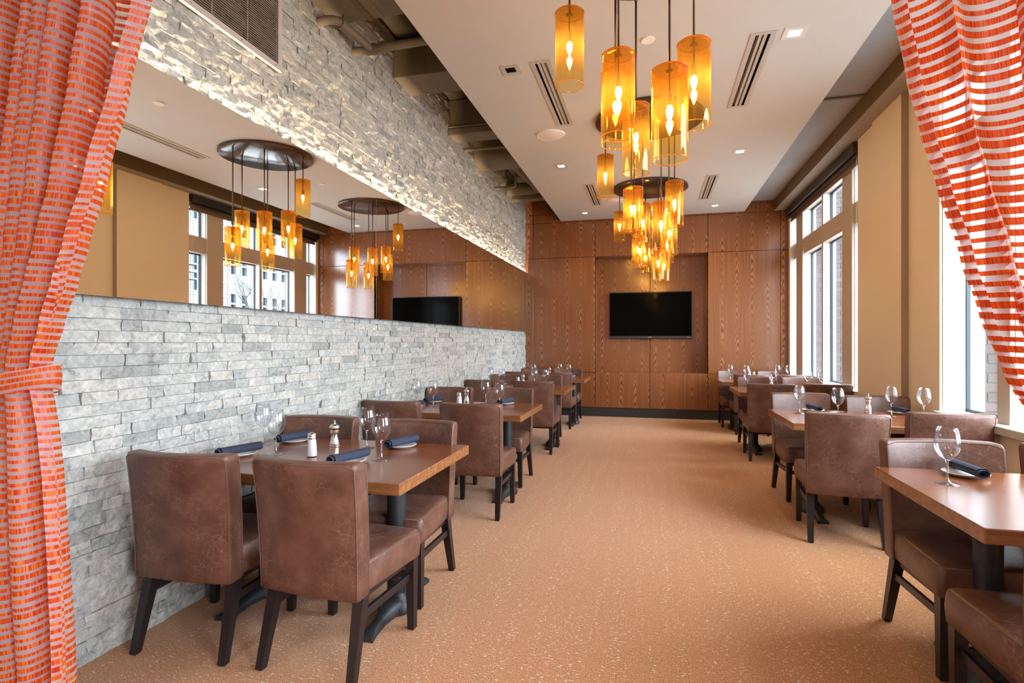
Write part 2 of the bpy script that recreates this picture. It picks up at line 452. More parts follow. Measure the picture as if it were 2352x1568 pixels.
box('pilaster_return', (XR-.036, 5.672, 0.0), (XR+.03, 5.681, 3.585), plain('pilaster_side_brown', (0.36, 0.27, 0.18), 0.6), WR)  # thin box colouring the pilaster's side darker brown than the wall

# back wall: carcass plus individual zebra wood panels
PX = [-2.36, -2.163, -1.012, -0.038, 0.942, 2.110, 2.245]
PZ = [0.165, 0.805, 2.920, 3.576, 3.735, 4.20]
RD = 0.38
wbk = MB()
wbk.box((-2.6, YB+.025, -0.02), (PX[2], YB+.10, 4.2))
wbk.box((PX[4], YB+.025, -0.02), (2.6, YB+.10, 4.2))
wbk.box((PX[2], YB+.025, -0.02), (PX[4], YB+.10, PZ[1]-.03))
wbk.box((PX[2], YB+.025, PZ[2]+.03), (PX[4], YB+.10, 4.2))
wbk.box((PX[2]-.1, YB+RD+.025, -0.02), (PX[4]+.1, YB+RD+.12, 4.2))
wback = tag(wbk.build('wall_back', plain('panel_gap_black', (0.012, 0.006, 0.004), 0.8)), 'wall of figured brown wood panels with a niche', None, None, 'structure')
G = 0.004
def panel(a, b): return box('panel', a, b, M['zebra'], wback, 0.0015)
def wpanel(i0, i1, k):
    panel((PX[i0]+G, YB, PZ[k]+G), (PX[i1]-G, YB+.025, PZ[k+1]-G))
for k in range(5):
    wpanel(0, 1, k); wpanel(5, 6, k)
    if k in (0,):
        wpanel(1, 2, k); wpanel(2, 3, k); wpanel(3, 4, k); wpanel(4, 5, k)
    elif k == 1:
        wpanel(1, 2, k); wpanel(4, 5, k)
    elif k == 2:
        wpanel(1, 2, k); wpanel(2, 4, k); wpanel(4, 5, k)
    else:
        wpanel(1, 2, k); wpanel(2, 4, k); wpanel(4, 5, k)
# niche: back panels and returns
panel((PX[2], YB+RD, PZ[1]), (PX[3]-G, YB+RD+.025, PZ[2]))
panel((PX[3]+G, YB+RD, PZ[1]), (PX[4], YB+RD+.025, PZ[2]))
panel((PX[2]-.022, YB+.026, PZ[1]), (PX[2], YB+RD+.02, PZ[2]))
panel((PX[4], YB+.026, PZ[1]), (PX[4]+.022, YB+RD+.02, PZ[2]))
panel((PX[2], YB+.026, PZ[2]), (PX[4], YB+RD+.02, PZ[2]+.022))
panel((PX[2], YB+.026, PZ[1]-.022), (PX[4], YB+RD+.02, PZ[1]))
tag(box('baseboard_back', (-2.33, YB+.012, 0.0), (2.245, YB+.03, PZ[0]), M['kick']), 'dark grey kick board under the wood panels', None, None, 'structure')

# left wall: backing and split face stones
wl = tag(box('wall_left', (XL-.15, 1.25, -0.02), (XL, 10.95, 4.2), M['wall_back_mat']), 'wall of split face pale grey stone bricks', None, None, 'structure')
ZM0, ZM1 = 1.555, 2.645               # mirror bottom and top
CH = 0.0523
def stone_geo(y0, y1, z0, z1, proud, nx, nz, rnd):
    d = proud
    xb = XL
    v = []; f = []
    ph = rnd.random()*50
    for k in range(nz+1):
        for i in range(nx+1):
            ty, tz = i/nx, k/nz
            y = y0 + (y1-y0)*ty; z = z0 + (z1-z0)*tz
            edge = (i in (0, nx)) 
            amp = 0.012
            n1 = noise.noise(Vector((ph, y*16, z*22)))*amp + noise.noise(Vector((ph+9, y*48, z*60)))*amp*.5
            x = xb + d + n1 - (0.006*rnd.random() if edge else 0)
            jy = (rnd.random()-.5)*0.006 if (edge and 0 < k < nz) else 0
            v.append((x, y + jy, z))
    w = nx+1
    for k in range(nz):
        for i in range(nx):
            a = k*w+i
            f.append((a, a+1, a+w+1, a+w))
    b = len(v)
    v += [(xb-.004, y0, z0), (xb-.004, y1, z0), (xb-.004, y1, z1), (xb-.004, y0, z1)]
    f.append(tuple([b, b+1] + [nx-i for i in range(nx+1)]))
    f.append(tuple([b+1, b+2] + [nz*w+nx - w*k for k in range(nz+1)]))
    f.append(tuple([b+2, b+3] + [nz*w+i for i in range(nx+1)]))
    f.append(tuple([b+3, b] + [w*k for k in range(nz+1)]))
    return v, f
def stone_obj(name, v, f, tints, parent):
    o = obj(name, v, f, M['stone'], parent)
    at = o.data.attributes.new('tint', 'FLOAT', 'POINT'); at.data.foreach_set('value', tints)
    return o
rs = random.Random(3)
stones = []
zrow = -0.003
nrow = 0
while zrow < 4.15:
    z0, z1 = zrow + .0008, zrow + CH - .0008
    zrow += CH; nrow += 1
    if z0 > ZM0 + .03 and z1 < ZM1 - .06: continue
    y = 1.28 + rs.random()*.2
    while y < 10.212:
        L = rs.choice((.10, .14, .19, .22, .26, .31))*(0.85+.3*rs.random())
        y1 = min(y+L, 10.214)
        if y1 - y > .02: stones.append((y, y1-rs.choice((.0012, .0012, .003, .005)), z0, z1))
        y = y1
def on_screen(s):
    y, z = (s[0]+s[1])/2, (s[2]+s[3])/2
    C_, S_ = math.cos(cam.rotation_euler.z), math.sin(cam.rotation_euler.z)
    dz = -S_*-2.31 + C_*y
    u = (C_*-2.31 + S_*y)/dz*1275+1176; w = 785-1275*(z-1.36)/dz
    if u < 165 or w < 0 or w > 1568: return 0
    # hidden by the gathered curtain
    if z < 2.6 and u < 172: return 0
    if z > 2.6 and u < 345 - 0.18*w: return 0
    return (s[1]-s[0])*(s[3]-s[2])/dz**2 * (2.31/dz)
order = sorted(range(len(stones)), key=lambda i: -on_screen(stones[i]))
solo = set(order[:300])
BV, BF, BT = [], [], []
for i, s in enumerate(stones):
    rr = random.Random(i*13+5)
    proud = 0.024 + rr.choice((-.007, -.004, -.002, 0, .002, .004)) 
    tint = rr.random()
    if i in solo:
        v, f = stone_geo(*s, proud, 6, 2, rr)
        stone_obj('stone', v, f, [tint]*len(v), wl)
    else:
        v, f = stone_geo(*s, proud, 4, 2, rr)
        n = len(BV); BV += v; BF += [tuple(q+n for q in p) for p in f]; BT += [tint]*len(v)
tag(stone_obj('stones', BV, BF, BT, wl), None, None, None, 'stuff')

# front wall around the curtained opening, foyer behind the camera
fw = MB()
fw.box((-2.6, 1.06, -0.02), (-2.30, 1.25, 4.2)).box((1.12, 1.06, -0.02), (2.6, 1.25, 4.2)).box((-2.30, 1.06, 3.05), (1.12, 1.25, 4.2))
tag(fw.build('wall_front', M['tan_wall']), 'front wall with the wide curtained opening', None, None, 'structure')
fy = MB()
fy.box((-3.3, -3.0, -0.02), (-3.15, 1.06, 3.2)).box((-3.3, -3.1, -0.02), (2.75, -3.0, 3.2))
fy.box((2.6, -3.0, -0.02), (2.75, 1.06, 0.80)).box((2.6, -3.0, 2.7), (2.75, 1.06, 3.2))
fy.box((2.6, -3.0, 0.80), (2.75, -1.6, 2.7)).box((2.6, 0.2, 0.80), (2.75, 1.06, 2.7))  # leaves an unglazed side opening, added to light the curtain from the front
fy.box((-3.3, 1.06, -0.02), (-2.6, 1.2, 3.2))
tag(fy.build('wall_foyer', M['foyer']), 'entrance lobby walls with a wide opening added for daylight', None, None, 'structure')
tag(box('ceiling_foyer', (-3.3, -3.1, 3.05), (2.75, 1.06, 3.2), M['foyer']), 'entrance lobby ceiling', None, None, 'structure')

# ------------------------------------------------------------ windows
XG = 2.405
def window(name, w, label, T, mirror_y=False):
    y0, y1, z0, z1 = w
    rt = tag(empty(name), label, None, None, 'structure')
    L = y1 - y0
    def Y(t): return (y1 - t) if mirror_y else (y0 + t)      # t from the pier between the windows... outwards
    def bx(nm, t0, t1, x0, x1, za, zb, mat):
        a, b = sorted((Y(t0), Y(t1)))
        return box(nm, (x0, a, za), (x1, b, zb), mat, rt, 0.003)
    cols = [(0.0, T[0]), (T[1], T[2]), (T[3], T[4]), (T[5], L)]
    zt0, zt1 = 2.74, 2.99
    bx('post', T[0], T[1], 2.27, 2.45, z0, z1, M['win_frame'])
    bx('post', T[4], T[5], 2.27, 2.45, z0, z1, M['win_frame'])
    bx('mullion', T[2], T[3], 2.30, 2.45, z0, z1, M['win_frame'])
    for c in cols:
        bx('transom_rail', c[0], c[1], 2.30, 2.45, zt0, zt1, M['win_frame'])
        bx('head_rail', c[0], c[1], 2.30, 2.45, z1-.05, z1, M['win_frame'])
        for za, zb in ((z0+.012, zt0), (zt1, z1-.05)):
            s = MB()
            a, b = sorted((Y(c[0]), Y(c[1])))
            sw = .022
            s.box((XG-.012, a, za), (XG+.016, a+sw, zb)); s.box((XG-.012, b-sw, za), (XG+.016, b, zb))
            s.box((XG-.012, a+sw, za), (XG+.016, b-sw, za+sw)); s.box((XG-.012, a+sw, zb-sw), (XG+.016, b-sw, zb))
            so = s.build('sash', M['sash'], rt)
            box('pane', (XG, a+sw, za+sw), (XG+.006, b-sw, zb-sw), M['pane'], so)
    for a_, b_ in ((T[0], T[1]), (T[2], T[3]), (T[4], T[5])):
        for e_, d_ in ((a_, -.004), (b_, .004)):
            bx('reveal_board', min(e_, e_+d_), max(e_, e_+d_), 2.30, 2.46, z0+.012, z1-.05, M['win_reveal'])
    bx('rail_bead', T[1], T[4], 2.288, 2.302, zt0+.06, zt0+.085, M['win_frame'])
    bx('window_sill', 0.0, L, 2.17, 2.47, z0-.04, z0+.012, M['grey_paint'])
    # light outer reveals of the masonry
    for t in (0.005, L-.005):
        a = Y(t); box('reveal', (2.24, a-.006, z0+.012), (XO, a+.006, z1-.002), M['win_reveal'], rt)
    return rt
window('window_1', W1, 'tall window with wide painted posts beside the wood panel wall', (.43, .77, 1.67, 1.73, 2.63, 3.02))
window('window_2', W2, 'tall window behind the striped curtain at the entrance end', (.66, .80, 1.62, 1.68, 2.36, 2.50), True)

def roller_blind():
    t = tag(empty('roller_blind', (0, 0, 0)), 'dark brown roller blind rolled up under the beam over the window', 'blind')
    y0, y1 = 6.90, 10.17
    box('cassette', (2.16, y0, 3.47), (2.262, y1, 3.575), M['shade_box'], t, 0.004)
    MB().tube([(2.225, y0+.02, 3.445), (2.225, y1-.02, 3.445)], 0.024, 12).build('roller', M['shade_box'], t, autos=40)
    box('blind_cloth', (2.245, y0+.03, 3.385), (2.248, y1-.05, 3.45), M['shade_cloth'], t)
    box('hem_bar', (2.238, y0+.03, 3.36), (2.254, y1-.05, 3.392), M['shade_cloth'], t, 0.004)
    pts = [(2.215, y0+.06, 3.46), (2.215, y0+.06, 1.80)] 
    loop = [(2.215, y0+.06, 3.46), (2.215, y0+.06, 1.52), (2.215, y0+.052, 1.49), (2.215, y0+.035, 1.48), (2.215, y0+.018, 1.49), (2.215, y0+.01, 1.52), (2.215, y0+.01, 3.46)]
    MB().tube(loop, 0.0022, 5).build('pull_chain', M['white_trim'], t)
roller_blind()

# brick reveals of the building outside each window
def brick_pier(name, y, x0, x1, z0, z1, depth, label):
    t = tag(empty(name, (x0, y, z0)), label, 'pier')
    box('core', (0.0, 0.012, 0), (x1-x0, depth, z1-z0), M['mortar'], t)
    bl, bh = 0.205, 0.078
    k = 0; z = 0.0
    proto = {}
    while z + bh < z1 - z0:
        x = -bl*0.5 if k % 2 else 0.0
        while x < x1-x0-.01:
            a, b = max(x, 0)+.005, min(x+bl, x1-x0)-.005
            if b - a > .03:
                key = round(b-a, 3)
                if key not in proto:
                    o = box('brick', (0, 0, 0.005), (b-a, 0.05, bh-.005), M['brick'], t, 0.002); proto[key] = o
                else:
                    o = proto[key].copy(); COL.objects.link(o); o.parent = t
                o.location = (a, 0.0 + random.random()*.004, z)
            x += bl
        z += bh; k += 1
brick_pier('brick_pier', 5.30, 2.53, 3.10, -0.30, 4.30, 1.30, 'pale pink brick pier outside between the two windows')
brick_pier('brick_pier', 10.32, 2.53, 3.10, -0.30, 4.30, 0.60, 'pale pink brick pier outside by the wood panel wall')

# ------------------------------------------------------------ outside
tag(box('ground', (2.96, -20, -0.45), (60, 90, -0.30), M['street']), 'grey street outside the windows', None, None, 'structure')
def building(name, x, y0, y1, h, mat, label, rows, ncol, ww, wh, zfirst, dz, framed=False, bands=False):
    t = tag(empty(name, (x, y0, -0.30)), label, 'building')
    L = y1 - y0
    hs = []
    for r in range(rows):
        for c in range(ncol):
            yc = L*(c+.5)/ncol; zc = zfirst + dz*r
            hs.append((yc-ww/2, zc, yc+ww/2, zc+wh))
    m = MB().holes_plane([0, L], [0, h], 0.0, hs)
    m.v = [(0.0, a, b) for a, b, _ in m.v]
    m.box((0.35, 0, 0), (5.0, L, h)); m.box((0, 0, h-.02), (.36, L, h)); m.box((0, 0, 0), (.36, .02, h)); m.box((0, L-.02, 0), (.36, L, h))
    m.build('facade', mat, t)
    if bands:
        b = MB()
        for k in range(int(h/.6)): b.box((-.03, 0, k*.6), (0, L, k*.6+.05))
        tag(b.build('banding', M['bld_white'], t), None, None, None, 'stuff')
    first = None
    for hh in hs:
        if first is None:
            fr = MB(); bw = .16 if framed else .07; w_, h_ = hh[2]-hh[0], hh[3]-hh[1]
            fr.box((-.02, 0, 0), (.16, bw, h_)).box((-.02, w_-bw, 0), (.16, w_, h_)).box((-.02, bw, 0), (.16, w_-bw, bw)).box((-.02, bw, h_-bw), (.16, w_-bw, h_))
            nb = 3 if framed else 1
            for q in range(nb): fr.box((.02, bw, h_*(q+1)/(nb+1)-.05), (.14, w_-bw, h_*(q+1)/(nb+1)+.05))
            fo = fr.build('window', M['bld_white'], t)
            po = box('pane', (.15, 0, 0), (.20, w_, h_), M['bld_glass'], fo)
            first = fo
        else:
            fo = copy_tree(first, t)
        fo.location = (0, hh[0], hh[1])
building('brick_building', 13.5, 13.0, 20.5, 16, M['bld_pink'], 'pale pink banded building seen in the mirror through the window', 5, 2, 0.9, 1.7, 0.8, 2.9, bands=True)
building('stone_building', 19.0, 24.0, 34.0, 15, M['bld_tan'], 'pale stone building with rows of sash windows across the street', 6, 11, 0.58, 1.25, 1.0, 2.25)
building('grey_building', 17.0, 34.5, 52.0, 15, M['bld_grey'], 'grey building with tall white framed windows across the street', 2, 4, 2.6, 5.2, 0.8, 6.2, framed=True)
def bare_tree(x, y, h, seed, label):
    rnd = random.Random(seed); m = MB()
    def br(p, d, L, r, lev):
        pts = [p]; q = p; dd = d
        for k in range(3):
            dd = (dd + Vector((rnd.uniform(-.2,.2), rnd.uniform(-.2,.2), rnd.uniform(-.05,.15)))).normalized()
            q = q + dd*(L/3); pts.append(q)
        m.tube(pts, [r, r*.85, r*.7, r*.55], 5)
        if lev == 0: return
        for k in range(4 if lev > 1 else 5):
            a = pts[1 + rnd.randrange(3)]
            nd = (dd + Vector((rnd.uniform(-1,1), rnd.uniform(-1,1), rnd.uniform(0,.7)))).normalized()
            br(a, nd, L*.62, r*.5, lev-1)
    br(Vector((0,0,0)), Vector((0,0,1)), h*.5, .07, 4)
    o = m.build('bare_tree', M['branch']); o.location = (x, y, -.3)
    tag(o, label, 'tree')
bare_tree(11.0, 19.5, 4.6, 4, 'thin bare street tree outside in front of the stone building')

# ------------------------------------------------------------ mirror, LED strip, grille, ducts, pipes
mr = tag(empty('mirror', (-2.28, 1.26, ZM0)), 'long frameless wall mirror in panels on the stone wall', 'mirror')
for a, b in ((1.47, 4.259), (4.262, 7.264), (7.267, 10.205)):
    box('mirror_panel', (0.016, a-1.26, 0), (0.022, b-1.26, ZM1-ZM0), M['mirror'], mr)
box('backing_board', (0.0, 0.21, 0.03), (0.016, 8.93, ZM1-ZM0-.035), M['black_slot'], mr)
for yj in (4.2605, 7.2655):
    box('joint_strip', (0.0155, yj-1.26-.0015, 0), (0.0215, yj-1.26+.0015, ZM1-ZM0), M['steel'], mr)
led = tag(empty('led_strip', (-2.277, 5.73, ZM1-.075)), 'warm white light strip hidden behind the top edge of the mirror', 'light strip')
box('channel', (-.012, -4.4, -.012), (.012, 4.4, 0), M['white_trim'], led)
la = bpy.data.lights.new('led_strip_light', 'AREA'); la.shape = 'RECTANGLE'; la.size = 0.014; la.size_y = 8.8; la.energy = LED_W; la.color = (1.0, 0.76, 0.50)
lo = bpy.data.objects.new('led_light', la); COL.objects.link(lo); lo.parent = led; lo.location = (0, 0, .002); lo.rotation_euler = (R(180), 0, 0)

def grille():
    y0, y1, z0, z1 = 1.62, 3.06, 3.07, 3.73
    g = tag(empty('air_grille', (-2.30, y0, z0)), 'large louvred air return grille set high in the stone wall', 'grille')
    L, H = y1-y0, z1-z0
    fr = MB()
    w = .036
    fr.box((0, 0, 0), (.022, L, w)).box((0, 0, H-w), (.022, L, H)).box((0, 0, w), (.022, w, H-w)).box((0, L-w, w), (.022, L, H-w))
    fr.build('frame', M['grille_frame'], g)
    box('back', (-.030, w, w), (-.022, L-w, H-w), M['black_slot'], g)
    yv = L-w-.26
    while yv > .1:
        box('mullion', (-.02, yv-.003, w), (.010, yv+.003, H-w), M['grille_slat'], g); yv -= .27
    sl = MB(); c, s_ = .012, .008
    sl.add([(-.016, w, .012), (.016, w, 0), (.016, w, .0022), (-.016, w, .0142), (-.016, L-w, .012), (.016, L-w, 0), (.016, L-w, .0022), (-.016, L-w, .0142)],
           [(0,1,2,3),(7,6,5,4),(1,0,4,5),(2,1,5,6),(3,2,6,7),(0,3,7,4)])
    first = sl.build('slat', M['grille_slat'], g); n = int((H-2*w)/.0135)
    first.location = (0, 0, w)
    for i in range(1, n):
        o = first.copy(); COL.objects.link(o); o.location = (0, 0, w + i*.0135)
    for yy in (.36, .72, 1.08, L-.06):
        MB().lathe([(0.0, 0), (.005, 0), (.005, .002), (0, .003)], 8).build('screw', M['steel'], g).matrix_local = Matrix.Translation((.022, yy, w/2)) @ Matrix.Rotation(R(90), 4, 'Y')
grille()

def duct(y0, y1, z0, z1, x1, label, ledge=None, seam=None, round_=0.0):
    t = tag(empty('air_duct', (XL, y0, z0)), label, 'duct')
    L = x1 - XL
    if round_:
        prof = [(0.0, z1-z0)]
        r = round_
        for k in range(9):
            a = PI + PI/2*k/8
            prof.append((r + r*math.cos(a), r + r*math.sin(a)))
        d = y1-y0
        for k in range(9):
            a = -PI/2 + PI/2*k/8
            prof.append((d-r*.5 + r*.5*math.cos(a), r*.5 + r*.5*math.sin(a)))
        prof.append((d, z1-z0))
        MB().loft([[(0, a, b) for a, b in prof], [(L, a, b) for a, b in prof]]).build('duct_body', M['duct'], t, autos=40)
    else:
        box('duct_body', (0, 0, 0), (L, y1-y0, z1-z0), M['duct'], t, 0.006)
    if ledge:
        box('flange', (0.0, -ledge, 0.0), (L, 0.0, 0.075), M['duct'], t, 0.006)
    if seam is not None:
        box('seam', (seam, -.004, -.004), (seam+.012, y1-y0+.004, z1-z0), M['duct'], t)
    return t
d1 = duct(2.35, 3.72, 3.74, 4.19, -1.35, 'wide flat tan duct above the air grille, first along the stone wall', seam=.42)
box('hanger_strap', (.30, 0.0, -.012), (.345, 1.37, 0.0), M['beam'], d1)
box('hanger_rod', (.15, 1.26, -.10), (.16, 1.27, 0.0), M['beam'], d1)
duct(4.685, 5.075, 3.785, 4.13, -1.30, 'square tan duct behind the sprinkler pipe, second along the stone wall', seam=.33)
duct(6.14, 6.39, 3.78, 4.19, -1.30, 'deep tan duct with a torn flange, third along the stone wall', ledge=.02)
duct(7.035, 7.44, 3.735, 4.10, -1.30, 'rounded tan duct with the flexible elbow, fourth along the stone wall', round_=.12)
duct(9.13, 9.33, 3.77, 4.0, -1.30, 'narrow tan duct just before the wood panel wall')
fl = MB()
pts = [(-1.86, 7.35, 3.90), (-1.84, 7.75, 3.87), (-1.80, 8.15, 3.86), (-1.76, 8.5, 3.86), (-1.74, 8.68, 3.86), (-1.80, 8.80, 3.86), (-1.92, 8.84, 3.86), (-2.1, 8.84, 3.86), (-2.306, 8.84, 3.86)]
pp = []
for k in range(len(pts)-1):
    for j in range(6):
        tt = j/6; pp.append(Vector(pts[k]).lerp(Vector(pts[k+1]), tt))
pp.append(Vector(pts[-1]))
for _ in range(3): pp = [pp[0]] + [(pp[i-1]+pp[i]*2+pp[i+1])/4 for i in range(1, len(pp)-1)] + [pp[-1]]
fl.tube(pp, [.098 + (.004 if i % 2 else 0) for i in range(len(pp))], 16)
tag(fl.build('flexible_duct', M['duct'], autos=60), 'bent round flexible duct running back into the stone wall', 'duct')

def pipe(pts, r, label, fit=()):
    t = tag(empty('pipe', pts[0]), label, 'pipe')
    o = Vector(pts[0])
    MB().tube([Vector(p)-o for p in pts], r, 12).build('pipe_run', M['duct'], t, autos=50)
    for a, b in fit:
        MB().tube([Vector(a)-o, Vector(b)-o], r*1.28, 12).build('fitting', M['duct'], t, autos=50)
# sprinkler line: a stub from the wall turning into the tee of the long pipe
pipe([(XL, 3.975, 3.665), (-1.2, 3.985, 3.69)], .033, 'long tan sprinkler pipe with a tee crossing under the ducts', [((-2.19, 3.975, 3.667), (-2.11, 3.977, 3.669)), ((-2.06, 3.977, 3.67), (-2.03, 3.978, 3.67))])
pipe([(XL, 3.50, 3.64), (-2.24, 3.50, 3.645), (-2.20, 3.515, 3.65), (-2.18, 3.55, 3.655), (-2.17, 3.62, 3.66), (-2.15, 3.94, 3.667)], .031, 'short bent tan pipe stub joining the long sprinkler pipe', [((-2.178, 3.56, 3.655), (-2.17, 3.62, 3.66))])
pipe([(XL, 6.70, 3.80), (-1.3, 6.705, 3.80)], .022, 'thin tan pipe between the torn duct and the rounded duct')
pipe([(XL, 6.105, 3.865), (-1.3, 6.105, 3.865)], .011, 'very thin tan conduit along the face of the torn duct')
pipe([(XL, 8.10, 3.69), (-2.06, 8.12, 3.69), (-2.02, 8.13, 3.70), (-2.005, 8.135, 3.73), (-2.0, 8.14, 3.80), (-2.0, 8.14, 4.19)], .022, 'small tan pipe turning up beside the flexible duct')
pipe([(1.55, 6.075, 3.755), (2.0, 6.08, 3.755)], .012, 'dark conduit crossing the grey ceiling strip beside the beam')

# ------------------------------------------------------------ ceiling vents, downlights, discs
VL = ['slot vent in the soffit beside the big speaker disc, stone wall side near entrance', 'slot vent in the soffit near the window side square downlight, entrance end',
      'slot vent in the soffit over the third stone wall table', 'slot vent in the soffit toward the television, window side']
for (x0, y0, x1, y1), lb in zip(VENTS, VL):
    t = tag(empty('ceiling_vent', (x0, y0, SOF)), lb, 'vent')
    W, L = x1-x0, y1-y0
    fr = MB(); a, b = .038, .033
    fr.box((0, 0, -.006), (a, L, 0)).box((W-a, 0, -.006), (W, L, 0)).box((a, 0, -.006), (W-a, b, 0)).box((a, L-b, -.006), (W-a, L, 0))
    fr.build('frame', M['slat_warm'], t)
    hz = MB()
    hz.add([(a-.002, b-.002, .07), (W-a+.002, b-.002, .07), (W-a+.002, L-b+.002, .07), (a-.002, L-b+.002, .07), (a-.002, b-.002, 0), (W-a+.002, b-.002, 0), (W-a+.002, L-b+.002, 0), (a-.002, L-b+.002, 0)],
           [(0,1,2,3),(4,5,1,0),(5,6,2,1),(6,7,3,2),(7,4,0,3)])
    hz.build('housing', M['black_slot'], t)
    wi = W-2*a; sw = wi/3.0
    for k in range(3):
        if k: box('bar', (a+sw*k-.010, b, -.006), (a+sw*k+.010, L-b, .016), M['slat_warm'], t)
        xc = a+sw*(k+.5)
        box('blade', (xc-.005+.004, b, .012), (xc-.002+.004, L-b, .04), M['slat_warm'], t)

DLL = ['dark square ceiling fixture without light, stone wall side near entrance', 'bright square recessed downlight beside the slot vent, window side near entrance', 'square recessed downlight halfway along the soffit, stone wall side',
       'square recessed downlight halfway along the soffit, window side', 'square recessed downlight close to the wood panel wall, stone wall side', 'square recessed downlight close to the wood panel wall, window side']
for k, ((x, y), lb) in enumerate(zip(DLS, DLL)):
    t = tag(empty('recessed_downlight', (x, y, SOF)), lb, 'ceiling light')
    o_ = .078; i_ = DH-.004
    fr = MB()
    fr.box((-o_, -o_, -.006), (-i_, o_, 0)).box((i_, -o_, -.006), (o_, o_, 0)).box((-i_, -o_, -.006), (i_, -i_, 0)).box((-i_, i_, -.006), (i_, o_, 0))
    fr.build('trim', M['white_trim'] if k % 2 else M['slat_warm'], t)
    hz = MB(); h = .07
    hz.add([(-DH, -DH, 0), (DH, -DH, 0), (DH, DH, 0), (-DH, DH, 0), (-DH, -DH, h), (DH, -DH, h), (DH, DH, h), (-DH, DH, h)], [(4,5,6,7),(0,1,5,4),(1,2,6,5),(2,3,7,6),(3,0,4,7)])
    hz.build('housing', M['black_slot'] if k == 0 else M['white_trim'], t)
    if k:
        MB().box((-.04, -.04, .055), (.04, .04, .062)).build('lens', M['lamp_lens'], t)
        sp = bpy.data.lights.new('downlight_spot', 'SPOT'); sp.energy = SPOT_W; sp.spot_size = R(95); sp.spot_blend = 0.6; sp.shadow_soft_size = .03; sp.color = (1.0, 0.82, 0.60)
        so = bpy.data.objects.new('spot', sp); COL.objects.link(so); so.parent = t; so.location = (0, 0, .045)

M['disc_white'] = plain('disc_white', (0.90, 0.88, 0.85), 0.4)
def disc(name, x, y, r, label, cat, mat='disc_white'):
    o = MB().lathe([(0.0001, -.010), (r*.90, -.010), (r*.93, -.007), (r*.97, -.011), (r, -.006), (r, .0)], 36).build(name, M[mat], None, autos=40)
    o.location = (x, y, SOF); tag(o, label, cat)
disc('ceiling_speaker', -1.06, 5.92, .155, 'large white round speaker grille in the soffit beside the first slot vent', 'speaker')
disc('ceiling_speaker', -0.55, 8.96, .155, 'white round speaker grille in the soffit behind the farthest chandelier', 'speaker')
disc('sprinkler_cover', -0.03, 4.235, .050, 'small white round sprinkler cover between the first two chandeliers', 'sprinkler')
disc('sprinkler_cover', 0.03, 6.97, .050, 'small white round sprinkler cover between the last two chandeliers', 'sprinkler')
disc('sprinkler_cover', 0.02, 9.73, .050, 'small white round sprinkler cover close to the wood panel wall', 'sprinkler')

# ------------------------------------------------------------ chandeliers
SH_R, SH_H = 0.085, 0.43
PEND = [(.11, -.43, 2.22), (.24, -.13, 2.485), (-.14, -.22, 2.43), (.20, .27, 2.27), (-.18, .16, 2.52), (-.44, .08, 2.86), (-.07, .45, 2.43)]
def shade_mesh():
    m = MB()
    n = 40; th = .0035
    prof = [(SH_R-th, 0.0), (SH_R-th, .10), (SH_R-th, .22), (SH_R-th, .34), (SH_R-th, SH_H-.010), (SH_R*.9, SH_H-.006), (SH_R*.5, SH_H-.006), (.012, SH_H-.006), (.012, SH_H), (SH_R*.5, SH_H+.001), (SH_R*.93, SH_H), (SH_R, SH_H-.010), (SH_R, .34), (SH_R, .22), (SH_R, .10), (SH_R, 0.0)]
    m.lathe(prof, n)
    k = len(prof)-1
    m.f += [(i, (i+1) % n, k*n+(i+1) % n, k*n+i) for i in range(n)]
    return m
def chandelier(x, y, label, pend=PEND):
    t = tag(empty('chandelier', (x, y, SOF)), label, 'chandelier', 'round plate chandeliers of amber glass cylinders')
    MB().lathe([(0.0001, -.030), (.525, -.030), (.53, -.027), (.53, 0.0)], 64).build('canopy', M['bronze'], t, autos=40)
    first = None
    for px, py, zb in pend:
        top = SOF - zb - SH_H
        if first is None:
            sh = shade_mesh().build('glass_shade', M['amber'], t, autos=50)
            for zz, rr in ((0.0, .0028), (SH_H-.006, .0036)):
                MB().tube([((SH_R-.0017)*math.cos(2*PI*i/40), (SH_R-.0017)*math.sin(2*PI*i/40), zz) for i in range(41)], rr, 6, caps=False).build('rim', M['amber_rim'], sh, True)
            MB().lathe([(.0055, SH_H-.11), (.0055, SH_H-.02), (.020, SH_H-.014), (.020, SH_H-.008)], 12).build('stem', M['rod'], sh, True)
            MB().lathe([(.001, SH_H-.175), (.016, SH_H-.175), (.016, SH_H-.125), (.009, SH_H-.112), (.001, SH_H-.11)], 16).build('socket', M['rod'], sh, autos=40)
            MB().lathe([(.006, -.0), (.016, -.014), (.0175, -.026), (.014, -.044), (.008, -.062), (.002, -.078), (.0005, -.082)], 16, (0, 0, SH_H-.175)).build('bulb', M['bulb'], sh, True)
            first = sh
            r0 = MB().tube([(0, 0, SH_H), (0, 0, SH_H+1.0)], .0062, 8).build('rod', M['rod'], sh, True)
            MB().tube([(0, 0, SH_H+.95), (0, 0, SH_H+1.0)], .009, 8).build('coupling', M['rod'], sh, True)
        else:
            sh = copy_tree(first, t)
        sh.location = (px, py, zb - SOF)
        for c in sh.children:
            if c.name.startswith('rod'):
                c.scale = (1, 1, (top-.03)/1.0); c.location = (0, 0, SH_H - SH_H*(top-.03))
            if c.name.startswith('coupling'):
                c.location = (0, 0, (top-.03) - 1.0)
chandelier(-.03, 3.16, 'chandelier of six amber glass cylinders closest to the striped curtains', PEND[:3] + PEND[4:])
chandelier(-.03, 5.74, 'middle chandelier of seven amber glass cylinders, second from the curtains')
chandelier(-.03, 8.30, 'chandelier of seven amber glass cylinders in front of the television')

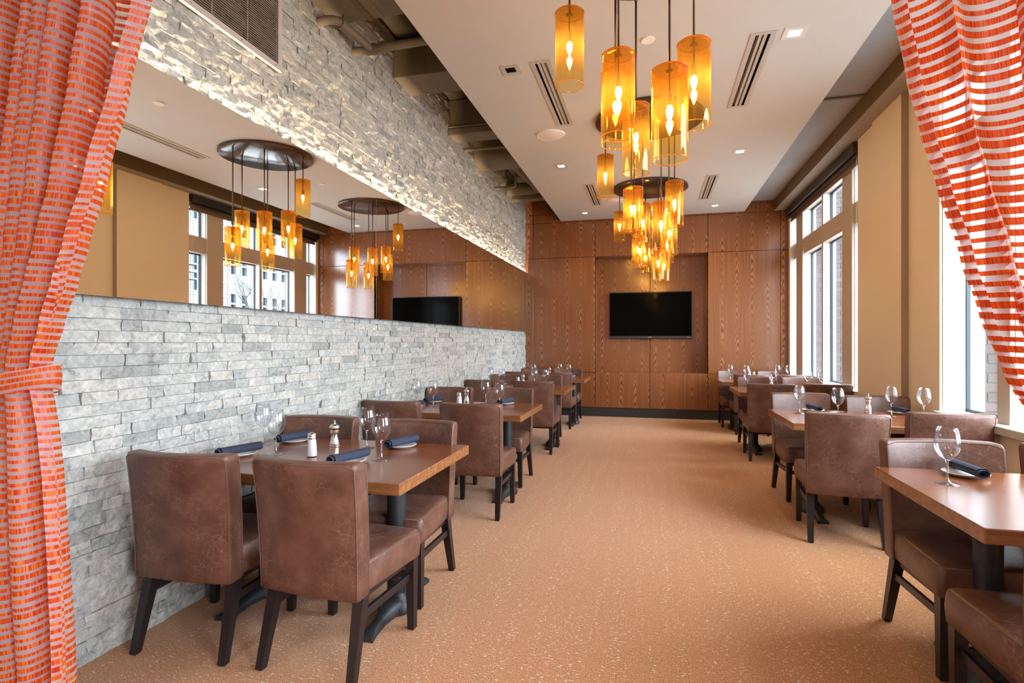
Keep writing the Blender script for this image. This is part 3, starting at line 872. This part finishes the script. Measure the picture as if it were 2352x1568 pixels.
# ------------------------------------------------------------ television
tv = tag(empty('television', (-.04, YB+RD, 1.42)), 'flat black television hanging in the niche of the wood panel wall', 'television')
tx, tz = .738, .862
box('casing', (-tx, -.085, 0), (tx, -.045, tz), M['tv_bezel'], tv, 0.006)
box('screen', (-tx+.014, -.0866, .052), (tx-.014, -.0850, tz-.016), M['tv'], tv)
box('bottom_strip', (-tx+.004, -.0875, .006), (tx-.004, -.0845, .046), plain('tv_strip', (0.03, 0.027, 0.03), 0.35), tv)
box('wall_mount', (-.25, -.045, .2), (.25, 0.0, .6), M['black_slot'], tv)
box('badge', (-.030, -.0882, .024), (.030, -.0874, .034), M['steel'], tv)
box('power_light', (tx-.09, -.0882, .020), (tx-.03, -.0874, .026), M['steel'], tv)
box('cable_box', (-.18, -.075, -.016), (.02, -.055, 0.0), M['tv_bezel'], tv)

# ------------------------------------------------------------ chairs
def rrect(hw, hd, r, nl, nc=3, fx=None):
    """rounded rectangle ring, nl points along each long side"""
    P = []
    cs = [(hw-r, -hd+r, -PI/2), (hw-r, hd-r, 0), (-hw+r, hd-r, PI/2), (-hw+r, -hd+r, PI)]
    for k, (cx_, cy_, a0) in enumerate(cs):
        for j in range(nc+1):
            a = a0 + PI/2*j/nc
            P.append((cx_ + r*math.cos(a), cy_ + r*math.sin(a)))
        nx = cs[(k+1) % 4]; a1 = nx[2]
        e = (nx[0] + r*math.cos(a1), nx[1] + r*math.sin(a1)); s0 = P[-1]
        m = nl if k in (1, 3) else 3
        for j in range(1, m):
            t_ = j/m; P.append((s0[0]+(e[0]-s0[0])*t_, s0[1]+(e[1]-s0[1])*t_))
    return P
def make_chair():
    t = empty('dining_chair')
    hw = .238
    def taper(x, y): return x*(1.0 + .10*(y-.0)/.22*0.5)
    def sring(ins, z, crown=0.0):
        return [(taper(x, y), y - .0, z + crown*(1-(x/.24)**2)*(1-((y)/.25)**2)) for x, y in rrect(hw-ins, .235-ins, max(.028-ins*.3, .008), 8)]
    m = MB().loft([sring(.006, .338), sring(0, .346), sring(-.004, .40), sring(0, .448), sring(.004, .460), sring(.014, .468), sring(.05, .472, .004), sring(.13, .474, .008), sring(.2, .475, .010)])
    m.build('seat', M['leather'], t, autos=70)
    # back rest: upholstered, leaning and wrapping
    def yb(z, x):
        k = (z-.33)/.555
        return -.245 - .085*k*(.55+.45*k) + .055*(x/.24)**2*(.25+.75*k)
    def bring(z, ins=0.0):
        wz = .236 + .012*(z-.33)/.555
        return [(x, yb(z, x) + y, z) for x, y in rrect(wz-ins, .042-min(ins, .03), max(.012-ins*.2, .004), 10)]
    zs = [.325, .333, .40, .47, .54, .61, .68, .75, .81, .85, .872, .882, .886]
    ins = [.010, .0, 0, 0, 0, 0, 0, 0, 0, 0, .001, .006, .016]
    MB().loft([bring(z, i) for z, i in zip(zs, ins)]).build('backrest', M['leather'], t, autos=60)
    # welt seams on back edges and seat rim
    s = MB()
    for sy in (-.0425, .0425):
        edge = []
        for z in [.335 + (.865-.335)*i/9 for i in range(10)]:
            wz = .236+.012*(z-.33)/.555 - .004; edge.append((-wz, yb(z, wz)+sy, z))
        topn = 12
        for i in range(1, topn):
            x = -.24 + .48*i/topn; edge.append((x, yb(.876, x)+sy*.92, .879))
        for z in [.865 - (.865-.335)*i/9 for i in range(10)]:
            wz = .236+.012*(z-.33)/.555 - .004; edge.append((wz, yb(z, wz)+sy, z))
        s.tube(edge, .0022, 5)
    rim = [(p[0], p[1], p[2]) for p in sring(.003, .461) if p[1] > -.20]
    s.tube(rim, .0020, 5, caps=False) if False else None
    for sg in (-1, 1):
        s.tube([(sg*(taper(hw, y)-.004), y, .461) for y in (-.20, -.1, 0, .1, .205)], .0022, 5)
    s.tube([(x, .231, .461) for x in (-.225, -.1, 0, .1, .225)], .0022, 5)
    s.build('seam', M['thread'], t, True)
    # legs
    def leg(x0, y0, z0, x1, y1, z1, a, b):
        def rg(x, y, z, h): return [(x-h, y-h, z), (x+h, y-h, z), (x+h, y+h, z), (x-h, y+h, z)]
        return MB().loft([rg(x0, y0, z0, a*.8), rg(x0, y0, z0+.006, a), rg(x1, y1, z1, b)])
    for sg in (-1, 1):
        leg(sg*.222, .196, 0, sg*.218, .196, .34, .0165, .023).build('leg', M['dark_wood'], t)
        leg(sg*.218, -.292, 0, sg*.208, -.205, .34, .0165, .024).build('leg', M['dark_wood'], t)
        box('stretcher', (sg*.214-.009, -.238, .235), (sg*.214+.009, .185, .268), M['dark_wood'], t, .002)
    box('stretcher', (-.208, .188, .238), (.208, .204, .268), M['dark_wood'], t, .002)
    fr = MB(); fr.box((-.215, -.215, .312), (.215, .21, .339)); fr.build('seat_frame', M['dark_wood'], t)
    return t
chair0 = make_chair()
used = [False]
ORD = ['first', 'second', 'third', 'fourth']
def place_chair(x, y, rz, label, group):
    o = chair0 if not used[0] else copy_tree(chair0)
    used[0] = True
    o.location = (x, y, 0); o.rotation_euler = (0, 0, R(rz))
    tag(o, label, 'chair', group)
    return o
# (x, y, rotation) near pair faces the TV wall (rz 0), far pair faces the entrance (rz 180)
LCH = [[(-1.34, 2.26, -4), (-1.985, 2.25, 3), (-1.375, 2.83, 180), (-2.04, 2.86, 180)],
       [(-1.365, 4.36, 1), (-2.045, 4.40, -2), (-1.415, 5.24, 180), (-2.045, 5.20, 181)],
       [(-1.405, 6.90, 0), (-2.045, 6.97, 0), (-1.49, 7.58, 180), (-2.04, 7.58, 180)],
       [(-1.46, 8.90, 0), (-2.04, 8.92, 0), (-1.455, 9.60, 180), (-2.04, 9.60, 180)]]
RCH = [[(1.285, 2.13, 0), None, (1.345, 2.80, 183), (1.93, 2.83, 180)],
       [(1.285, 4.42, -5), (1.935, 4.60, 0), (1.335, 5.36, 183), (1.90, 5.22, 180)],
       [(1.315, 7.10, -2), (1.92, 7.22, 0), (1.36, 7.76, 180), (1.92, 7.80, 180)],
       [(1.41, 8.98, 0), (1.94, 9.0, 0), (1.31, 9.60, 180), (1.92, 9.60, 180)]]
for side, rows in (('stone wall', LCH), ('window', RCH)):
    wallw = 'wall' if side == 'stone wall' else 'window'
    for r, row in enumerate(rows):
        for k, c in enumerate(row):
            if c is None: continue
            look = ('brown leather chair with its back to the entrance', 'brown leather chair facing the entrance')[k//2]
            pos = ('aisle', wallw)[k % 2]
            place_chair(*c, f'{look}, {pos} seat of {ORD[r]} {side} table', f'chairs of the {side} tables')

# ------------------------------------------------------------ tables
TT = 0.762
def make_table(L):
    t = empty('dining_table')
    MB().box((-L/2, -.455, TT-.052), (L/2, .455, TT), .004).build('tabletop', M['tabletop'], t)
    for sg in (-1, 1):
        xc = sg*(L/2-.235)
        MB().lathe([(.048, .055), (.048, TT-.066), (.10, TT-.062), (.10, TT-.052), (.001, TT-.052)], 24, (xc, 0, 0)).build('column', M['black_iron'], t, autos=40)
        b = MB()
        sec = []
        for y in (-.33, -.325, -.26, -.18, -.10, -.06, .06, .10, .18, .26, .325, .33):
            a = abs(y)
            w = .042 if a > .29 else (.030 + .0 if a > .15 else .034 + .05*max(0, (.12-a)/.12))
            h = .026 if a > .31 else .030 + .05*max(0, 1-(a/.28)**1.3)
            z0 = 0.0 if a > .2 else .006
            sec.append([(xc-w, y, z0), (xc+w, y, z0), (xc+w*.95, y, h*.7), (xc+w*.5, y, h), (xc-w*.5, y, h), (xc-w*.95, y, h*.7)])
        b.loft(sec); b.lathe([(.001, .004), (.095, .004), (.095, .035), (.075, .055), (.058, .075), (.048, .09)], 24, (xc, 0, 0))
        b.build('foot', M['black_iron'], t, autos=45)
    return t
tabL = make_table(1.235); tabR = make_table(1.175)
LTY = [2.605, 4.83, 7.20, 9.22]; RTY = [2.555, 4.92, 7.50, 9.27]
LTX, RTX = -1.648, 1.592
tables = []
for r in range(4):
    o = tabL if r == 0 else copy_tree(tabL); o.location = (LTX, LTY[r], 0)
    tag(o, f'reddish wood table on black iron columns, {ORD[r]} from the curtain along the stone wall', 'table', 'tables along the stone wall')
    tables.append(('stone wall', r, LTX, LTY[r], 1))
for r in range(4):
    o = tabR if r == 0 else copy_tree(tabR); o.location = (RTX + (.03 if r == 0 else .0) , RTY[r], 0)
    tag(o, f'reddish wood table on black iron columns, {ORD[r]} from the curtain along the windows', 'table', 'tables along the windows')
    tables.append(('window', r, RTX, RTY[r], -1))

# ------------------------------------------------------------ table settings
def make_glass():
    t = empty('wine_glass')
    th = .0011
    out = [(.0040, .098), (.012, .101), (.026, .112), (.038, .128), (.0460, .148), (.0485, .165), (.0470, .185), (.0425, .210), (.0365, .238)]
    inn = [(r-th*1.2, z+.0004) for r, z in out][::-1]
    inn = [(.0353, .2381)] + [(max(r-th, .0005), z+(.0018 if z < .11 else 0)) for r, z in out[::-1]][1:]
    MB().lathe(out + inn, 28).build('bowl', M['wine_glass'], t, True)
    stem = [(.0001, .0), (.043, .0), (.0435, .0015), (.040, .003), (.022, .006), (.009, .012), (.0050, .022), (.0042, .05), (.0042, .085), (.0060, .096), (.010, .1005), (.0001, .103)]
    MB().lathe(stem, 24).build('stem', M['stem_glass'], t, True)
    return t
def make_plate():
    o = MB().lathe([(.0001, .006), (.045, .006), (.058, .008), (.078, .015), (.0862, .0185), (.0875, .0178), (.0865, .0155), (.074, .009), (.056, .002), (.052, .0), (.048, .0), (.047, .003), (.0001, .003)], 40).build('side_plate', M['china'], None, True)
    return o
def make_napkin():
    n, turns = 46, 2.4
    m = MB(); rows = []
    L = .225
    for k in range(9):
        s = k/8; y = -L/2 + L*s
        ring = []
        for i in range(n):
            a = 2*PI*turns*i/(n-1)
            r = .0060 + .0180*(i/(n-1))**.8
            sq = 1.0 + .08*math.sin(7*s + 2)
            yy = y + .010*math.sin(a*.5 + 1) * (1 if k in (0, 8) else .4) * (i/(n-1))
            ring.append((r*math.cos(a)*1.22*sq, yy, r*math.sin(a)*.90 + .0225))
        rows.append(ring)
    m.loft(rows, caps=False, closed=False)
    bmx = bmesh.new(); me = bpy.data.meshes.new('x'); me.from_pydata(m.v, [], m.f); bmx.from_mesh(me)
    bmesh.ops.solidify(bmx, geom=bmx.faces[:], thickness=.0016)
    o = obj('rolled_napkin', [tuple(v.co) for v in bmx.verts], [tuple(v.index for v in f.verts) for f in bmx.faces], M['napkin'], None, True, 50)
    bmx.free(); bpy.data.meshes.remove(me)
    return o
def make_salt():
    t = empty('salt_shaker')
    MB().lathe([(.0001, .0), (.024, .0), (.0275, .003), (.0275, .012), (.025, .06), (.0215, .094), (.0205, .098), (.0001, .098)], 16).build('glass_jar', M['wine_glass'], t, autos=50)
    MB().lathe([(.0001, .003), (.0245, .004), (.0250, .012), (.0228, .06), (.0195, .090), (.0001, .090)], 16).build('salt_fill', M['salt'], t, autos=50)
    MB().lathe([(.0215, .096), (.0222, .104), (.0205, .106), (.0218, .110), (.0205, .118), (.012, .125), (.0001, .127)], 20).build('cap', M['steel'], t, autos=60)
    return t
def make_pepper():
    t = empty('pepper_mill')
    MB().lathe([(.0001, .0), (.028, .0), (.028, .022), (.0265, .024), (.0285, .027), (.0285, .034), (.0262, .037), (.0275, .040), (.0260, .048), (.020, .070), (.0175, .090), (.0205, .100), (.0225, .104), (.0205, .107), (.0225, .111), (.0190, .117), (.0001, .117)], 28).build('mill_body', M['steel'], t, autos=35)
    MB().lathe([(.018, .118), (.0215, .119), (.0275, .127), (.0285, .133), (.0250, .142), (.0140, .149), (.0050, .152), (.0042, .156), (.0068, .160), (.0068, .167), (.0035, .1705), (.0001, .171)], 28).build('mill_head', M['steel'], t, autos=35)
    return t
P = dict(glass=make_glass(), plate=make_plate(), napkin=make_napkin(), salt=make_salt(), pepper=make_pepper())
pu = {k: False for k in P}
def put(kind, x, y, z, rz, label, cat, group):
    o = P[kind] if not pu[kind] else copy_tree(P[kind]); pu[kind] = True
    o.location = (x, y, z); o.rotation_euler = (0, 0, R(rz)); tag(o, label, cat, group)
    return o
rn = random.Random(11)
# offsets from the table centre; for stone wall tables +x is the aisle end
GL = {('aisle', 'back'): (.315, -.035), ('inner', 'back'): (-.30, -.04), ('aisle', 'face'): (.09, .225), ('inner', 'face'): (-.55, .175)}
PLT = {('aisle', 'back'): (.19, -.14), ('inner', 'back'): (-.46, -.125), ('aisle', 'face'): (.265, .30), ('inner', 'face'): (-.43, .295)}
GLR = {('aisle', 'back'): (.16, -.05), ('inner', 'back'): (-.46, .10), ('aisle', 'face'): (.385, .165), ('inner', 'face'): (-.30, .19)}
PLR = {('aisle', 'back'): (.17, -.27), ('inner', 'back'): (-.32, -.27), ('aisle', 'face'): (.235, .345), ('inner', 'face'): (-.42, .345)}
for side, r, cx_, cy_, sg in tables:
    gtab, ptab = (GL, PLT) if sg == 1 else (GLR, PLR)
    wn = 'wall' if side == 'stone wall' else 'window'
    for key in gtab:
        a = 'aisle' if key[0] == 'aisle' else wn
        who = {'back': 'entrance', 'face': 'television'}[key[1]]
        where = f'{ORD[r]} {side} table, {a} end, {who} side'
        jx, jy = (rn.uniform(-.02, .02), rn.uniform(-.02, .02)) if r > 0 else (0, 0)
        gx, gy = gtab[key]
        put('glass', cx_ + sg*gx + jx, cy_ + gy + jy, TT, rn.uniform(0, 90), f'empty wine glass on {where}', 'wine glass', f'wine glasses on the {side} tables')
        px, py = ptab[key]
        X_, Y_ = cx_ + sg*px + jx, cy_ + py + jy*.5
        put('plate', X_, Y_, TT, 0, f'white side plate on {where}', 'plate', f'side plates on the {side} tables')
        rz = (-18 if sg == 1 else 6) + rn.uniform(-5, 5)
        put('napkin', X_ + .004, Y_ - .005, TT + .0125, rz, f'rolled navy napkin on {where}', 'napkin', f'rolled napkins on the {side} tables')
    sx_, px_ = (-.075, -.035) if sg == 1 else (.02, -.08)
    sy_, py_ = (-.05, .10) if sg == 1 else (.10, .22)
    if r == 0 and sg == -1: continue
    put('pepper', cx_ + px_ + (-.02 if r else 0) + (.25 if sg == -1 and r == 1 else 0), cy_ + py_ + (.06 if r else 0), TT, 0, f'brushed steel pepper mill on {ORD[r]} {side} table', 'pepper mill', 'pepper mills')
    if sg == 1 or r == 3:
        put('salt', cx_ + sx_ + (-.04 if r else 0), cy_ + sy_ + (.17 if r else 0), TT, 0, f'white salt shaker with steel cap on {ORD[r]} {side} table', 'salt shaker', 'salt shakers')

# ------------------------------------------------------------ curtains
def interp(tab, z):
    if z <= tab[0][0]: return tab[0][1]
    for (z0, a), (z1, b) in zip(tab, tab[1:]):
        if z <= z1:
            t_ = (z-z0)/(z1-z0); t_ = t_*t_*(3-2*t_)*.5 + t_*.5
            return a + (b-a)*t_
    return tab[-1][1]
def curtain(name, label, lead, outer, Y0, nf, amp, side, phase, seed, ztop=3.0, fold_fn=None):
    t = tag(empty(name, (0, 0, 0)), label, 'curtain', 'striped curtains at the entrance opening')
    NU, NV = 300, 150
    zs = [ztop - (ztop-.012)*k/NV for k in range(NV+1)]
    rnd = random.Random(seed)
    warp = [rnd.uniform(-.5, .5) for _ in range(8)]
    V = []; cols = []
    for z in zs:
        xl, xo = interp(lead, z), interp(outer, z)
        W = xo - xl
        row = []
        for i in range(NU+1):
            u = i/NU
            uw = u + .035*math.sin(2*PI*u*2.1 + warp[0]*6) + .02*math.sin(2*PI*u*3.7 + warp[1]*6) - .035*math.sin(warp[0]*6) - .02*math.sin(warp[1]*6)
            ph = 2*PI*nf*uw + phase + .35*math.sin(z*1.3 + u*5)
            squeeze = min(1.0, .45 + abs(W)/.75)
            a = amp*squeeze*min(1, u*12 + .12)
            hem = 1.0
            x = xl + W*u + math.copysign(1, W)*a*.72*math.sin(ph)*min(1, u*8)
            y = Y0 + a*math.cos(ph)*hem + .012*math.sin(z*3.1 + u*9) 
            row.append((x, y, z))
        V.append(row)
    verts = [p for r in V for p in r]
    n = NU+1
    faces = [(k*n+i, k*n+i+1, (k+1)*n+i+1, (k+1)*n+i) for k in range(NV) for i in range(NU)]
    # the weave follows the cloth: arc length along the cloth in both directions
    vlen = [0.0]*n; UV = []
    # horizontal arc length taken on the free-hanging top row
    ul = [0.0]
    for i in range(NU): ul.append(ul[-1] + (Vector(V[0][i+1]) - Vector(V[0][i])).length)
    vrows = [[0.0]*n]
    for k in range(NV):
        vrows.append([vrows[k][i] + (Vector(V[k+1][i]) - Vector(V[k][i])).length for i in range(n)])
    o = obj('cloth', verts, faces, M['curtain'], t, True)
    uvl = o.data.uv_layers.new(name='UVMap')
    data = []
    for lp in o.data.loops:
        k, i = divmod(lp.vertex_index, n)
        data += [ul[i], 5.0 - vrows[k][i]]
    uvl.data.foreach_set('uv', data)
    return t
LEADL = [(0.0, -1.795), (.29, -1.804), (.66, -1.821), (.93, -1.832), (1.07, -1.846), (1.16, -1.864), (1.20, -1.876), (1.245, -1.884), (1.30, -1.874), (1.42, -1.830), (1.56, -1.772), (1.67, -1.730), (1.88, -1.650), (2.16, -1.550), (2.39, -1.468), (3.0, -1.31)]
OUTL = [(0.0, -2.24), (.9, -2.22), (1.22, -2.19), (1.6, -2.21), (3.0, -2.23)]
cl = curtain('curtain', 'sheer orange striped curtain tied back against the stone wall', LEADL, OUTL, 1.35, 8.0, .066, 1, 1.2, 5)
LEADR = [(0.0, .70), (.6, .76), (1.0, .82), (1.08, .82), (1.21, .738), (1.293, .695), (1.42, .650), (1.53, .618), (1.69, .575), (1.80, .547), (1.92, .523), (2.09, .498), (2.6, .44), (3.0, .41)]
OUTR = [(0.0, 1.08), (1.05, 1.05), (1.6, 1.10), (3.0, 1.12)]
cr_ = curtain('curtain', 'sheer orange striped curtain hanging over the window side of the entrance opening', LEADR, OUTR, 1.35, 6.6, .044, -1, .6, 9)
def tieback(parent, x0, x1, yc, ry, zc, dz, h):
    m = MB(); rows = []; n = 40
    xc, rx = (x0+x1)/2, abs(x1-x0)/2
    for k in range(7):
        s = k/6-.5
        ring = []
        for i in range(n+1):
            a = 2*PI*i/n
            bulge = 1 + .05*(1-(2*s)**2)
            x = xc + rx*math.cos(a)*bulge; y = yc + ry*math.sin(a)*bulge
            tt = (x-xc)/rx
            ring.append((x, y, zc + dz*tt + s*h*(1-.35*max(0, -tt)) + .012*math.sin(a*2)*s))
        rows.append(ring)
    m.loft(rows, caps=False, closed=False)
    o = m.build('tieback', M['curtain'], parent, True)
    uvl = o.data.uv_layers.new(name='UVMap'); data = []
    for lp in o.data.loops:
        k, i = divmod(lp.vertex_index, n+1); data += [i/n*1.2, 2.0 + .0232*3.7*k/6]
    uvl.data.foreach_set('uv', data)
tieback(cl, -2.20, -1.846, 1.35, .085, 1.215, .035, .078)
tieback(cr_, .83, 1.04, 1.35, .06, 1.03, -.03, .078)
rod_ = tag(empty('curtain_rod', (0, 1.35, 3.03)), 'dark bronze curtain rod across the entrance opening', 'curtain rod')
MB().tube([(-2.30, 0, 0), (1.14, 0, 0)], .014, 12).build('pole', M['rod'], rod_, True)
for x in (-2.28, 1.13): MB().tube([(x, 0, 0), (x, -.10, 0)], .010, 8).build('bracket', M['rod'], rod_, True)

# ------------------------------------------------------------ fill lamps added to the unseen entrance lobby and window portals
for k, (x, y) in enumerate(((-1.7, -.6), (.9, -.6), (-1.7, -2.0), (.9, -2.0))):
    t = tag(empty('lobby_fill_lamp', (x, y, 3.05)), f'added round lobby fill lamp, {("curtain side by the stone wall", "curtain side by the added opening", "rear by the plain wall", "rear by the added opening")[k]}', 'ceiling light', 'added lobby fill lamps')
    MB().lathe([(.0001, -.02), (.17, -.02), (.19, -.012), (.20, 0.0)], 28).build('fill_disc', M['white_trim'], t, autos=40)
    a = bpy.data.lights.new('lobby_fill_light', 'AREA'); a.shape = 'DISK'; a.size = .32; a.energy = FOYER_FILL_W; a.color = (0.95, 0.96, 1.0)
    ao = bpy.data.objects.new('lobby_fill_light', a); COL.objects.link(ao); ao.parent = t; ao.location = (0, 0, -.03)
def portal(loc, rot, sx, sy):
    a = bpy.data.lights.new('window_portal', 'AREA'); a.shape = 'RECTANGLE'; a.size = sx; a.size_y = sy
    a.cycles.is_portal = True
    o = bpy.data.objects.new('window_portal', a); COL.objects.link(o); o.location = loc; o.rotation_euler = rot
for w in (W1, W2):
    portal((XO+.01, (w[0]+w[1])/2, (w[2]+w[3])/2), (0, R(90), 0), w[3]-w[2], w[1]-w[0])
portal((2.76, -.7, 1.75), (0, R(90), 0), 1.9, 1.8)  # portal at the opening added to the foyer
